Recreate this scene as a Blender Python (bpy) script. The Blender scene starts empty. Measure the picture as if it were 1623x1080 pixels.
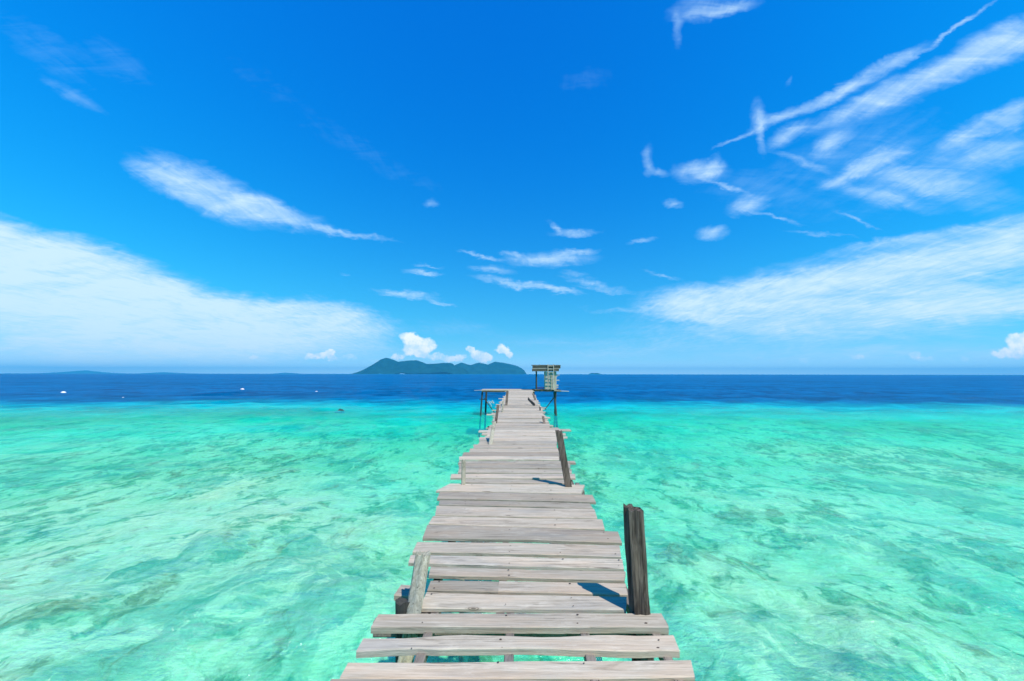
import bpy, math, random
import numpy as np
from mathutils import Vector, Matrix

scene = bpy.context.scene
C = scene.collection
R = math.radians

# ------------------------------------------------------------------ camera, light, exposure
W_PX, H_PX = 1623.0, 1080.0            # photograph's frame, used to measure directions
F_PX = 750.0
CAM_H = 3.3                            # metres above the water
cam_d = bpy.data.cameras.new('camera')
cam_d.sensor_width = 36.0
cam_d.lens = F_PX / W_PX * 36.0
cam_d.clip_start = 0.05
cam_d.clip_end = 90000.0
cam = bpy.data.objects.new('camera', cam_d)
C.objects.link(cam)
PITCH = math.atan(53.0 / F_PX)
YAW = math.atan(12.5 / F_PX)
ROLL = R(0.085)
cam.matrix_world = (Matrix.Translation((0, 0, CAM_H)) @ Matrix.Rotation(YAW, 4, 'Z')
                    @ Matrix.Rotation(math.pi / 2 + PITCH, 4, 'X') @ Matrix.Rotation(ROLL, 4, 'Z'))
scene.camera = cam
CM = np.array(cam.matrix_world)[:3, :3]

SUN_EL = R(57.0)
SUN_DX, SUN_DY = 0.29, -0.34           # horizontal direction towards the sun: behind the camera, right
_n = math.hypot(SUN_DX, SUN_DY)
sun_vec = Vector((SUN_DX / _n * math.cos(SUN_EL), SUN_DY / _n * math.cos(SUN_EL), math.sin(SUN_EL)))
sd = bpy.data.lights.new('sun', 'SUN')
sd.energy = 4.4
sd.angle = R(0.53)
sd.color = (1.0, 0.95, 0.88)
sun = bpy.data.objects.new('sun', sd)
sun.rotation_euler = (-sun_vec).to_track_quat('-Z', 'Y').to_euler()
sun.location = (0, 0, 60)
C.objects.link(sun)

vs = scene.view_settings
scene.display_settings.display_device = 'sRGB'
vs.view_transform = 'Standard'
vs.look = 'None'
vs.exposure = 0.3
vs.gamma = 1.0
vs.use_curve_mapping = False
scene.cycles.use_denoising = True
scene.cycles.max_bounces = 8
scene.cycles.transparent_max_bounces = 8
scene.cycles.volume_bounces = 0
scene.cycles.caustics_reflective = False
scene.cycles.caustics_refractive = False

def px_dir(px, py):
    """direction in the world of a point measured in the photograph"""
    v = CM @ np.array([(px - W_PX / 2) / F_PX, (H_PX / 2 - py) / F_PX, -1.0])
    return v / np.linalg.norm(v)

# ------------------------------------------------------------------ node helpers
class NT:
    def __init__(s, tree):
        s.t = tree; s.n = tree.nodes; s.l = tree.links
        s.n.clear()
    def new(s, typ, **kw):
        n = s.n.new(typ)
        for k, v in kw.items():
            setattr(n, k, v)
        return n
    def inp(s, n, i, v):
        if v is None: return
        if isinstance(v, bpy.types.NodeSocket): s.l.new(v, n.inputs[i])
        else: n.inputs[i].default_value = v
    def math(s, op, a, b=None, c=None, clamp=False):
        n = s.new('ShaderNodeMath', operation=op, use_clamp=clamp)
        s.inp(n, 0, a); s.inp(n, 1, b); s.inp(n, 2, c)
        return n.outputs[0]
    def vmath(s, op, a, b=None, out=0):
        n = s.new('ShaderNodeVectorMath', operation=op)
        s.inp(n, 0, a)
        if op == 'SCALE': s.inp(n, 3, b)
        else: s.inp(n, 1, b)
        return n.outputs[out]
    def comb(s, x, y, z):
        n = s.new('ShaderNodeCombineXYZ')
        s.inp(n, 0, x); s.inp(n, 1, y); s.inp(n, 2, z)
        return n.outputs[0]
    def sep(s, v):
        n = s.new('ShaderNodeSeparateXYZ'); s.inp(n, 0, v)
        return n.outputs
    def noise(s, vec, scale=1.0, detail=4.0, rough=0.5, dist=0.0, dim='3D', col=False):
        n = s.new('ShaderNodeTexNoise', noise_dimensions=dim)
        if vec is not None: s.l.new(vec, n.inputs['Vector'])
        n.inputs['Scale'].default_value = scale
        n.inputs['Detail'].default_value = detail
        n.inputs['Roughness'].default_value = rough
        n.inputs['Distortion'].default_value = dist
        return n.outputs['Color'] if col else n.outputs['Fac']
    def maprange(s, v, a, b, c=0.0, d=1.0, smooth=True):
        n = s.new('ShaderNodeMapRange', interpolation_type='SMOOTHSTEP' if smooth else 'LINEAR')
        s.inp(n, 0, v)
        for i, x in zip((1, 2, 3, 4), (a, b, c, d)): s.inp(n, i, x)
        return n.outputs[0]
    def mix(s, f, a, b, blend='MIX'):
        n = s.new('ShaderNodeMix', data_type='RGBA', blend_type=blend)
        s.inp(n, 0, f); s.inp(n, 6, a); s.inp(n, 7, b)
        return n.outputs[2]
    def ramp(s, f, stops):
        n = s.new('ShaderNodeValToRGB'); s.inp(n, 0, f)
        e = n.color_ramp.elements
        while len(e) < len(stops): e.new(0.5)
        for el, (p, c) in zip(e, stops):
            el.position = p; el.color = (*c, 1)
        return n.outputs[0]
    def mapping(s, vec, loc=(0, 0, 0), rot=(0, 0, 0), scale=(1, 1, 1), typ='POINT'):
        n = s.new('ShaderNodeMapping', vector_type=typ)
        s.l.new(vec, n.inputs[0])
        n.inputs[1].default_value = loc; n.inputs[2].default_value = rot; n.inputs[3].default_value = scale
        return n.outputs[0]

# ------------------------------------------------------------------ world: sky and clouds
world = bpy.data.worlds.new('World')
scene.world = world
world.use_nodes = True
T = NT(world.node_tree)
SKY_STRENGTH = 0.10
sky = T.new('ShaderNodeTexSky', sky_type='NISHITA')
sky.sun_disc = False
sky.sun_elevation = SUN_EL
sky.sun_rotation = math.atan2(SUN_DX, SUN_DY)
sky.altitude = 0.0
sky.air_density = 1.0
sky.dust_density = 0.3
sky.ozone_density = 3.0
# clear tropical air: stronger blue than the texture's own
ss = T.new('ShaderNodeSeparateColor'); T.l.new(sky.outputs[0], ss.inputs[0])
SKY_GRADE = [(0.18, 3.0), (0.60, 0.74), (0.84, 0.27)]    # gain, exponent on the radiance (in tenths)
ch = []
for i, (g, e) in enumerate(SKY_GRADE):
    a = T.math('MULTIPLY', ss.outputs[i], 0.1)
    a = T.math('POWER', a, e)
    ch.append(T.math('MULTIPLY', a, g * 10))
sc_ = T.new('ShaderNodeCombineColor')
for i in range(3): T.l.new(ch[i], sc_.inputs[i])

tc = T.new('ShaderNodeTexCoord')
D = T.vmath('NORMALIZE', tc.outputs['Generated'])
dx, dy, dz = T.sep(D)
# the sky is darkest opposite the sun and opens up to both sides
# bright pale air low over the horizon, all the way round
sq = T.math('MULTIPLY', dx, dx)
graded = T.mix(1.0, sc_.outputs[0], T.comb(1.0, T.math('MULTIPLY_ADD', sq, 0.75, 0.98), T.math('MULTIPLY_ADD', sq, 0.38, 1.0)), 'MULTIPLY')
veil = T.math('POWER', T.math('SUBTRACT', 1.0, T.math('MINIMUM', T.math('ABSOLUTE', dz), 1.0)), 9.0)
sky_col = T.mix(T.math('MULTIPLY', veil, 0.6), graded, (2.4, 6.6, 9.0, 1))
veil2 = T.math('POWER', T.math('SUBTRACT', 1.0, T.math('MINIMUM', T.math('ABSOLUTE', dz), 1.0)), 45.0)
sky_col = T.mix(T.math('MULTIPLY', veil2, 0.9), sky_col, (6.4, 10.0, 12.0, 1))
veil3 = T.math('POWER', T.math('SUBTRACT', 1.0, T.math('MINIMUM', T.math('ABSOLUTE', dz), 1.0)), 70.0)
dyc = T.math('MAXIMUM', dy, 0.05)
u = T.math('DIVIDE', dx, dyc)
v = T.math('DIVIDE', dz, dyc)
uv = T.comb(u, v, 0.0)
# position on a flat high cloud layer
zc = T.math('ADD', T.math('MAXIMUM', dz, 0.0), 0.06)
pu = T.math('DIVIDE', dx, zc)
pv = T.math('DIVIDE', dy, zc)
plane = T.comb(pu, pv, 0.0)

warp1 = T.noise(uv, 5.0, 4.0, 0.55, col=True)
warp2 = T.noise(plane, 5.0, 7.0, 0.68, col=True)
w1 = T.vmath('SCALE', T.vmath('SUBTRACT', warp1, (0.5, 0.5, 0.5)), 0.045)
w2 = T.vmath('SCALE', T.vmath('SUBTRACT', warp2, (0.5, 0.5, 0.5)), 0.022)
warp3 = T.noise(T.mapping(uv, rot=(0, 0, R(20)), scale=(1.0, 1.6, 1)), 13.0, 7.0, 0.70, dist=0.8, col=True)
w3 = T.vmath('SCALE', T.vmath('SUBTRACT', warp3, (0.5, 0.5, 0.5)), 0.030)
uvw = T.vmath('ADD', uv, T.vmath('ADD', T.vmath('ADD', w1, w3), w2))
puffw = T.noise(uv, 38.0, 5.0, 0.6, col=True)
uvp = T.vmath('ADD', uv, T.vmath('SCALE', T.vmath('SUBTRACT', puffw, (0.5, 0.5, 0.5)), 0.03))

def uv_of(px, py):
    d = px_dir(px, py)
    return d[0] / d[1], d[2] / d[1]

def blob(acc, coord, px, py, a, b, ang, st, soft=0.0):
    if acc is not None:      # each cloud waits for the one before it, which keeps the shader's stack small
        coord = T.vmath('ADD', coord, T.vmath('SCALE', (1e-7, 0.0, 0.0), acc))
    cx, cy = uv_of(px, py)
    ca, sa = math.cos(R(ang)), math.sin(R(ang))
    ex = uv_of(px + ca * a, py + sa * a); ey = uv_of(px - sa * b, py + ca * b)
    A = math.hypot(ex[0] - cx, ex[1] - cy); B = math.hypot(ey[0] - cx, ey[1] - cy)
    th = math.atan2(ex[1] - cy, ex[0] - cx)
    m = T.mapping(coord, (cx, cy, 0), (0, 0, th), (A * 1.3, B * 1.3, 1), 'TEXTURE')
    ln = T.vmath('LENGTH', m, out=1)
    f = T.maprange(ln, 1.15, soft, 0.0, st)
    if acc is None: return f
    # 1-(1-a)(1-b): soft union
    return T.math('MULTIPLY_ADD', T.math('SUBTRACT', 1.0, acc), f, acc)

cirrus = [
 # bank on the left
 (-60,420,300,74,14,.97,.55),(130,452,270,58,17,.95,.5),(330,496,230,34,10,.9,.5),(500,503,110,27,5,.85,.45),
 (60,515,340,50,3,.78,.4),(330,540,300,26,1,.62,.3),(120,562,460,20,0,.62,.2),(575,520,60,16,8,.45),
 # leaf shaped cloud
 (335,303,122,33,22,.58,.3),(430,334,85,19,19,.56,.3),(262,279,58,15,16,.48,.2),(360,330,90,14,14,.4,.2),(545,371,75,5,11,.62),
 # faint veils at top left
 (75,80,120,42,35,.12),(195,95,85,34,35,.12),(115,150,60,11,28,.25),(440,150,290,36,34,.07),(620,260,150,25,25,.06),
 # middle group
 (912,368,36,6,-4,.6),(880,362,15,5,40,.5),(868,412,72,13,-3,.74),(915,400,32,5,-7,.6),(812,404,24,4,8,.5),
 (762,407,34,3.5,14,.55),(778,430,34,7,5,.66),(822,451,78,6,7,.68),(885,461,42,5,10,.55),(945,452,60,6,12,.45),(915,436,30,5,10,.4),(960,462,50,3,8,.38),
 (682,321,14,7,0,.45),(672,434,30,4.5,7,.66),(678,423,24,2.5,5,.45),(645,467,55,6,9,.72),(700,482,24,3,12,.5),(546,436,10,3,0,.25),
 (1014,383,26,4,-14,.42),(1066,321,18,6,-4,.45),(1046,437,32,3,10,.42),(1000,490,90,4,0,.3),
 # middle right group
 (1030,250,9,26,0,.42),(1045,272,14,8,30,.4),(1106,270,40,17,0,.66),(1130,262,18,14,-50,.5),(1152,296,36,4,22,.5),(1185,326,30,14,-22,.66),(1222,345,50,3,15,.4),(1134,370,27,10,3,.68),(1300,372,60,3,6,.3),
 # crossing trails
 (1200,182,14,26,0,.5),(1204,215,8,35,0,.42),(1160,222,40,4,-24,.55),(1245,182,80,10,-24,.55),(1340,142,90,10,-24,.58),(1420,95,60,11,-26,.6),(1520,42,78,4,-34,.6),
 (1380,160,150,17,-25,.5),(1480,120,170,24,-25,.62),(1590,72,130,30,-24,.72),(1250,215,38,15,-35,.55),
 (1318,230,34,16,-38,.55),(1275,262,50,6,15,.35),
 (1395,250,48,15,-25,.66),(1350,278,55,10,-24,.66),(1440,280,80,26,8,.46),(1400,312,90,12,12,.48),(1520,300,120,30,10,.36),
 (1535,215,60,16,-28,.62),(1600,185,45,20,-28,.62),(1590,240,70,22,-15,.55),(1360,352,36,3,22,.4),(1250,130,12,4,-60,.3),
 # bank on the right
 (1105,478,85,26,-3,.82,.2),(1225,466,175,32,-7,.84,.2),(1330,442,140,20,-14,.5,.1),(1440,425,220,38,-12,.62,.1),(1580,395,210,44,-10,.66,.2),(1370,500,340,28,-1,.64,.1),(1450,455,260,50,-8,.35,0),(1090,505,70,8,6,.5),
 (1570,478,230,30,-4,.80,.3),(1450,378,190,10,-12,.52),(1640,370,120,24,-8,.45),(1180,510,120,18,3,.55),(1300,532,380,24,0,.48),(1450,565,400,16,0,.34),(1120,530,40,8,12,.4),
 (1350,235,170,36,-20,.20),(1500,255,170,46,-12,.24),(1290,330,200,36,4,.10),(1180,290,110,30,8,.10),
 # top
 (1115,12,55,18,-12,.48),(1075,45,8,34,0,.36),(1150,10,55,10,-12,.42),(930,125,60,22,-10,.12),
 # low streaks near the horizon
 (955,560,110,10,-2,.46),(870,543,130,12,0,.25),(1060,545,110,12,0,.25),(720,520,110,15,5,.2),(1350,560,420,14,0,.3),(250,575,420,10,0,.3),
]
acc = None
for c in cirrus:
    acc = blob(acc, uvw, *c)
front = T.maprange(dy, 0.05, 0.35)
acc = T.math('MULTIPLY', acc, front)
# everywhere else: scattered thin cirrus of the same kind
gen = T.noise(T.mapping(plane, scale=(0.9, 0.35, 1)), 1.3, 6.0, 0.6, dist=0.4)
gen = T.math('MULTIPLY', T.maprange(gen, 0.52, 0.75, 0.0, 0.8), T.maprange(dy, 0.05, 0.35, 1.0, 0.0))
gen = T.math('MULTIPLY', gen, T.maprange(dz, 0.0, 0.15))
acc = T.math('MAXIMUM', acc, gen)
# streaks running away from the viewer, and finer wisps
st1 = T.noise(T.mapping(plane, rot=(0, 0, R(12)), scale=(3.2, 0.7, 1)), 4.0, 9.0, 0.70, dist=0.6)
au = T.math('SQRT', T.math('MULTIPLY_ADD', u, u, 0.02))
st2 = T.noise(T.vmath('ADD', T.mapping(T.comb(au, v, 0.0), rot=(0, 0, R(-24)), scale=(1.0, 4.5, 1)), T.vmath('SCALE', w1, 1.2)), 8.0, 8.0, 0.64, dist=1.0)
stk = T.math('ADD', T.math('MULTIPLY', st1, 0.5), T.math('MULTIPLY', st2, 0.5))
ero = T.math('MULTIPLY', T.math('SUBTRACT', stk, 0.5), 2.3)
dens = T.maprange(T.math('ADD', acc, T.math('MULTIPLY', ero, T.math('MULTIPLY', T.math('MINIMUM', T.math('MULTIPLY', acc, 2.2), 1.0), T.math('MULTIPLY_ADD', acc, -0.42, 1.0)))), 0.06, 1.02, 0.0, 0.93, smooth=False)
cir_col = T.mix(dens, (2.6, 5.6, 9.6, 1), (6.3, 8.0, 8.7, 1))
col1 = T.mix(dens, sky_col, cir_col)
col1 = T.mix(T.math('MULTIPLY', veil3, 0.9), col1, (9.0, 12.0, 12.5, 1))
# small cumulus far away over the horizon
cumulus = [
 (655,540,16,11,0,1.),(672,549,17,12,0,1.),(650,556,13,8,0,.9),(640,532,8,6,0,.6),(668,563,10,5,0,.8),(630,566,10,5,0,.7),
 (700,568,28,6,0,.6),(724,567,14,6,0,.7),(745,554,6,5,0,.8),(756,562,13,8,0,.85),(770,568,12,7,0,.8),(796,553,10,8,0,.95),(805,563,7,7,0,.85),(850,572,20,3,0,.3),
 (510,565,20,6,0,.75),(526,558,9,7,0,.8),(490,566,10,5,0,.55),(450,566,12,4,0,.4),(404,567,9,5,0,.55),(545,568,22,4,0,.45),(350,563,10,2,0,.3),(600,572,16,4,0,.4),
 (1618,540,24,14,0,.9),(1600,560,30,9,0,.8),(1358,567,10,5,0,.5),(1450,563,10,5,0,.5),(1463,569,20,4,0,.45),(1275,572,10,5,0,.4),(1300,576,20,3,0,.3),(1530,570,10,5,0,.45),(1505,572,14,3,0,.35),(1052,582,14,2,0,.35),(1160,580,22,2,0,.3),
]
acc2 = None
for c in cumulus:
    acc2 = blob(acc2, uvp, *c, soft=0.5)
pn = T.noise(uv, 70.0, 5.0, 0.6)
d2 = T.maprange(T.math('ADD', acc2, T.math('MULTIPLY', T.math('SUBTRACT', pn, 0.5), T.math('MULTIPLY', acc2, 1.1))), 0.25, 0.95, 0.0, 0.92)
d2 = T.math('MULTIPLY', d2, front)
ccol = T.mix(T.maprange(T.noise(uv, 45.0, 4.0, 0.6), 0.35, 0.6), (6.2, 8.0, 9.8, 1), (9.6, 9.8, 10.0, 1))
col2 = T.mix(d2, col1, ccol)
bg = T.new('ShaderNodeBackground')
T.l.new(col2, bg.inputs[0]); bg.inputs[1].default_value = SKY_STRENGTH
wo = T.new('ShaderNodeOutputWorld'); T.l.new(bg.outputs[0], wo.inputs[0])
world.cycles.sampling_method = 'NONE'

# ------------------------------------------------------------------ tagging and mesh helpers
def tag(o, label=None, cat=None, group=None, kind=None):
    if label: o['label'] = label
    if cat: o['category'] = cat
    if group: o['group'] = group
    if kind: o['kind'] = kind
    return o
def link(o, parent=None):
    C.objects.link(o)
    if parent is not None: o.parent = parent
    return o
def mesh_obj(name, verts, faces, mat, parent=None, smooth=False, origin=None):
    verts = np.asarray(verts, float)
    if origin is not None: verts = verts - np.asarray(origin)
    me = bpy.data.meshes.new(name)
    me.from_pydata(verts.tolist(), [], [tuple(f) for f in faces])
    me.update()
    if smooth: me.polygons.foreach_set('use_smooth', [True] * len(me.polygons))
    if mat: me.materials.append(mat)
    o = bpy.data.objects.new(name, me)
    if origin is not None: o.location = origin
    return link(o, parent)
def empty(name, loc=(0, 0, 0)):
    o = bpy.data.objects.new(name, None); o.location = loc; o.empty_display_size = 0.3
    return link(o)

# 2-D value noise in numpy
_rs = np.random.RandomState(7)
_tab = _rs.rand(1024)
_perm = _rs.permutation(1024)
def vnoise(x, y, seed=0):
    xi = np.floor(x).astype(np.int64); yi = np.floor(y).astype(np.int64)
    xf = x - xi; yf = y - yi
    xf = xf * xf * (3 - 2 * xf); yf = yf * yf * (3 - 2 * yf)
    def h(a, b): return _tab[_perm[(_perm[(a + seed * 57) & 1023] + b) & 1023]]
    return ((h(xi, yi) * (1 - xf) + h(xi + 1, yi) * xf) * (1 - yf)
            + (h(xi, yi + 1) * (1 - xf) + h(xi + 1, yi + 1) * xf) * yf)
def fbm(x, y, octv=4, seed=0, gain=0.5):
    s = 0; a = 1; t = 0
    for i in range(octv):
        s = s + a * vnoise(x * 2 ** i + 13.7 * i, y * 2 ** i - 7.1 * i, seed + i); t += a; a *= gain
    return s / t
def sstep(a, b, x):
    t = np.clip((x - a) / (b - a), 0, 1); return t * t * (3 - 2 * t)

# ------------------------------------------------------------------ sea bed and water
def depth_at(x, y, shelf=0.0):
    """water depth of the reef flat, dropping off about fifty metres out"""
    ax = np.abs(x)
    d = 0.9 + 1.2 * sstep(3, 40, np.hypot(x, y)) + 0.3 * sstep(10, 50, ax) + 0.25 * sstep(15, 45, y)
    d = d + 2.6 * (fbm(x / 6.0, y / 9.0, 5, 3) - 0.5) + 0.9 * (fbm(x / 1.6, y / 2.2, 4, 9) - 0.5)
    ye = y + 13 * (fbm(x / 22.0 + 3, y / 40.0, 4, 21) - 0.5) + 7 * (fbm(x / 4.0, y / 9.0, 3, 25) - 0.5) + 0.02 * np.clip(x, -80, 80)
    d = np.clip(d, 0.45, 3.2)
    return d + 2.2 * sstep(28 + shelf, 46 + shelf, ye) + 16 * sstep(38 + shelf, 76 + shelf, ye)

def polar(rings, sectors, r0, r1, cx=0.0, cy=0.0):
    r = r0 * (r1 / r0) ** (np.arange(rings) / (rings - 1))
    # finer in front, coarser behind
    a = np.linspace(0, 1, sectors, endpoint=False)
    th = 2 * np.pi * a
    th = th + 0.62 * np.sin(2 * np.pi * a)                  # sparse around a=0 -> behind
    th = th - np.pi / 2                                      # a=0 is -Y
    RR, TH = np.meshgrid(r, th, indexing='ij')
    x = cx + RR * np.cos(TH); y = cy + RR * np.sin(TH)
    idx = np.arange(rings * sectors).reshape(rings, sectors)
    nx = np.roll(idx, -1, axis=1)
    q = np.stack([idx[:-1], idx[1:], nx[1:], nx[:-1]], -1).reshape(-1, 4)
    return x.ravel(), y.ravel(), RR.ravel(), q, idx

def grid_object(name, x, y, z, q, centre_ring, mat, attrs=None):
    n = len(x)
    me = bpy.data.meshes.new(name)
    verts = np.stack([x, y, z], -1)
    cz = float(np.mean(z[centre_ring])); verts = np.vstack([verts, [[float(np.mean(x[centre_ring])), float(np.mean(y[centre_ring])), cz]]])
    me.vertices.add(n + 1)
    me.vertices.foreach_set('co', verts.ravel())
    m = len(centre_ring)
    tri = np.stack([np.full(m, n), centre_ring, np.roll(centre_ring, -1)], -1)
    loops = np.concatenate([q.ravel(), tri.ravel()])
    starts = np.concatenate([np.arange(len(q)) * 4, len(q) * 4 + np.arange(m) * 3])
    me.loops.add(len(loops)); me.loops.foreach_set('vertex_index', loops)
    me.polygons.add(len(starts)); me.polygons.foreach_set('loop_start', starts)
    me.update(calc_edges=True); me.validate()
    me.polygons.foreach_set('use_smooth', [True] * len(me.polygons))
    for k, a in (attrs or {}).items():
        at = me.attributes.new(k, 'FLOAT', 'POINT')
        at.data.foreach_set('value', np.append(a, a[centre_ring].mean()).astype(np.float32))
    me.materials.append(mat)
    return link(bpy.data.objects.new(name, me))

def seabed_material():
    m = bpy.data.materials.new('reef_floor'); m.use_nodes = True
    t = NT(m.node_tree)
    g = t.new('ShaderNodeNewGeometry')
    P = g.outputs['Position']
    wob = t.vmath('SCALE', t.vmath('SUBTRACT', t.noise(P, 1.8, 3.0, 0.6, col=True), (.5, .5, .5)), 0.55)
    Q = t.vmath('ADD', P, wob)
    Q = t.mapping(Q, scale=(1.15, 0.62, 1.0))
    n1 = t.noise(Q, 0.30, 5.0, 0.60, dist=0.8)
    n2 = t.noise(Q, 1.2, 5.0, 0.60, dist=0.7)
    n3 = t.noise(Q, 4.5, 4.0, 0.60, dist=0.5)
    sand = t.mix(t.maprange(n3, 0.38, 0.62), (0.74, 0.78, 0.46, 1), (0.93, 0.91, 0.64, 1))
    weed = t.mix(t.maprange(n3, 0.40, 0.62), (0.10, 0.32, 0.17, 1), (0.34, 0.60, 0.32, 1))
    coral = t.mix(t.maprange(n3, 0.38, 0.62), (0.22, 0.23, 0.09, 1), (0.62, 0.54, 0.30, 1))
    mixn = t.math('ADD', t.math('MULTIPLY', n1, 0.5), t.math('MULTIPLY', n2, 0.5))
    far = t.maprange(t.sep(P)[1], 34.0, 60.0, 0.0, 0.05)
    k1 = t.maprange(t.math('SUBTRACT', mixn, far), 0.495, 0.565)
    c = t.mix(t.math('MULTIPLY', k1, 0.9), sand, weed)
    n6 = t.noise(t.vmath('ADD', Q, (77, 3, 3)), 0.18, 6.0, 0.62, dist=0.8)
    c = t.mix(t.math('MULTIPLY', t.maprange(t.math('SUBTRACT', n6, far), 0.51, 0.60), 0.6), c, t.mix(n3, (0.10, 0.34, 0.24, 1), (0.30, 0.60, 0.42, 1)))
    n4 = t.noise(t.vmath('ADD', Q, (31, 17, 5)), 0.62, 5.0, 0.62, dist=0.8)
    c = t.mix(t.math('MULTIPLY', t.maprange(t.math('SUBTRACT', n4, far), 0.55, 0.64), 0.75), c, coral)
    n5 = t.noise(t.vmath('ADD', Q, (7, 57, 3)), 0.8, 6.0, 0.66, dist=0.9)
    c = t.mix(t.math('MULTIPLY', t.maprange(n5, 0.51, 0.59), 0.9), c, t.mix(n3, (0.94, 0.86, 0.50, 1), (0.99, 0.97, 0.72, 1)))
    b = t.new('ShaderNodeBsdfDiffuse'); t.l.new(c, b.inputs[0])
    bp = t.new('ShaderNodeBump'); bp.inputs['Strength'].default_value = 0.5; bp.inputs['Distance'].default_value = 0.12
    t.l.new(t.math('ADD', n2, t.math('MULTIPLY', n3, 0.4)), bp.inputs['Height']); t.l.new(bp.outputs[0], b.inputs['Normal'])
    o = t.new('ShaderNodeOutputMaterial'); t.l.new(b.outputs[0], o.inputs[0])
    return m

def water_material():
    m = bpy.data.materials.new('sea_water'); m.use_nodes = True
    t = NT(m.node_tree)
    g = t.new('ShaderNodeNewGeometry'); P = g.outputs['Position']
    at = t.new('ShaderNodeAttribute', attribute_name='water_depth'); d = at.outputs['Fac']
    # absorption of the water column (what leaves it upwards, and the sun on its way down)
    tr = t.new('ShaderNodeCombineColor')
    for i, k in enumerate((0.62, 0.985, 0.905)):
        t.l.new(t.math('POWER', k, t.math('MINIMUM', d, 12.0)), tr.inputs[i])
    transp = t.new('ShaderNodeBsdfTransparent'); t.l.new(tr.outputs[0], transp.inputs[0])
    # light scattered back by the water itself: green in the shallows, deep blue over the drop-off
    sc = t.ramp(t.maprange(d, 0.0, 18.0, smooth=False), [(0.0, (0.05, 0.85, 0.66)), (0.12, (0.0, 0.90, 0.82)), (0.28, (0.0, 0.88, 0.88)), (0.46, (0.0, 0.48, 0.66)), (0.70, (0.0, 0.17, 0.40)), (1.0, (0.0, 0.125, 0.32))])
    big = t.math('ADD', t.math('MULTIPLY', t.noise(t.mapping(P, scale=(0.10, 0.13, 0.1)), 1.0, 8.0, 0.7, dist=0.6), 0.6), t.math('MULTIPLY', t.noise(t.mapping(P, scale=(0.012, 0.03, 0.02)), 1.0, 6.0, 0.65), 0.4))
    big = t.math('ADD', t.math('MULTIPLY', big, 0.7), t.math('MULTIPLY', t.noise(t.mapping(P, scale=(0.35, 0.22, 0.3)), 1.0, 6.0, 0.7, dist=0.5), 0.3))
    big = t.maprange(big, 0.40, 0.60)
    sc = t.mix(1.0, sc, t.mix(big, (0.62, 0.58, 0.64, 1), (1.25, 1.28, 1.22, 1)), 'MULTIPLY')  # light and shade of the waves painted into the colour as streaks
    # waves too small for the mesh
    a = t.noise(t.mapping(P, rot=(0, 0, R(8)), scale=(1.0, 2.2, 1.0)), 1.4, 6.0, 0.6, dist=0.4)
    b_ = t.noise(t.mapping(P, rot=(0, 0, R(-25)), scale=(1.0, 1.8, 1.0)), 5.0, 4.0, 0.6, dist=0.3)
    c_ = t.noise(t.mapping(P, rot=(0, 0, R(4)), scale=(1.0, 2.6, 1.0)), 0.22, 5.0, 0.6, dist=0.3)
    hh = t.math('ADD', t.math('MULTIPLY', a, 0.22), t.math('ADD', t.math('MULTIPLY', b_, 0.10), t.math('MULTIPLY', c_, 0.5)))
    bp = t.new('ShaderNodeBump'); bp.inputs['Strength'].default_value = 1.0; bp.inputs['Distance'].default_value = 1.0
    t.l.new(hh, bp.inputs['Height']); N = bp.outputs[0]
    dif = t.new('ShaderNodeBsdfDiffuse'); t.l.new(sc, dif.inputs[0]); t.l.new(N, dif.inputs['Normal'])
    opac = t.math('SUBTRACT', 1.0, t.math('POWER', 0.89, d))
    body = t.new('ShaderNodeMixShader'); t.l.new(opac, body.inputs[0])
    t.l.new(transp.outputs[0], body.inputs[1]); t.l.new(dif.outputs[0], body.inputs[2])
    gl = t.new('ShaderNodeBsdfGlossy'); gl.inputs['Roughness'].default_value = 0.12
    gl.inputs['Color'].default_value = (1, 1, 1, 1); t.l.new(N, gl.inputs['Normal'])
    fr = t.new('ShaderNodeFresnel'); fr.inputs['IOR'].default_value = 1.333; t.l.new(N, fr.inputs['Normal'])
    ff = t.math('MINIMUM', t.math('MULTIPLY', fr.outputs[0], 1.3), t.maprange(d, 3.0, 9.0, 0.42, 0.09))
    mx = t.new('ShaderNodeMixShader'); t.l.new(ff, mx.inputs[0])
    t.l.new(body.outputs[0], mx.inputs[1]); t.l.new(gl.outputs[0], mx.inputs[2])
    o = t.new('ShaderNodeOutputMaterial'); t.l.new(mx.outputs[0], o.inputs[0])
    return m

x, y, r, q, idx = polar(420, 620, 0.6, 16500.0, 0, 0.0)
cell = r * (math.log(16500 / 0.6) / 419)
rs = np.random.RandomState(11)
z = np.zeros_like(x)
deepf = sstep(50, 90, y)
for i in range(46):
    lam = 0.55 * (14.0 / 0.55) ** rs.rand()
    th = R(90) + rs.randn() * 0.55
    k = 2 * np.pi / lam
    amp = 0.0075 * lam ** 0.8 * (0.7 + 0.6 * rs.rand())
    f = np.clip((lam / (cell * 3.0)) - 0.6, 0, 1)
    ph = rs.rand() * 6.28
    s = np.sin(k * (x * math.cos(th) + y * math.sin(th)) + ph + 1.2 * np.sin(0.13 * x + i))
    z += amp * f * (1 - np.abs(s)) * (1 + 1.0 * deepf)
z -= z.mean()
dw = depth_at(x, y)
water = grid_object('water', x, y, z, q, idx[0], water_material(), {'water_depth': dw})
tag(water, kind='structure')

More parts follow.
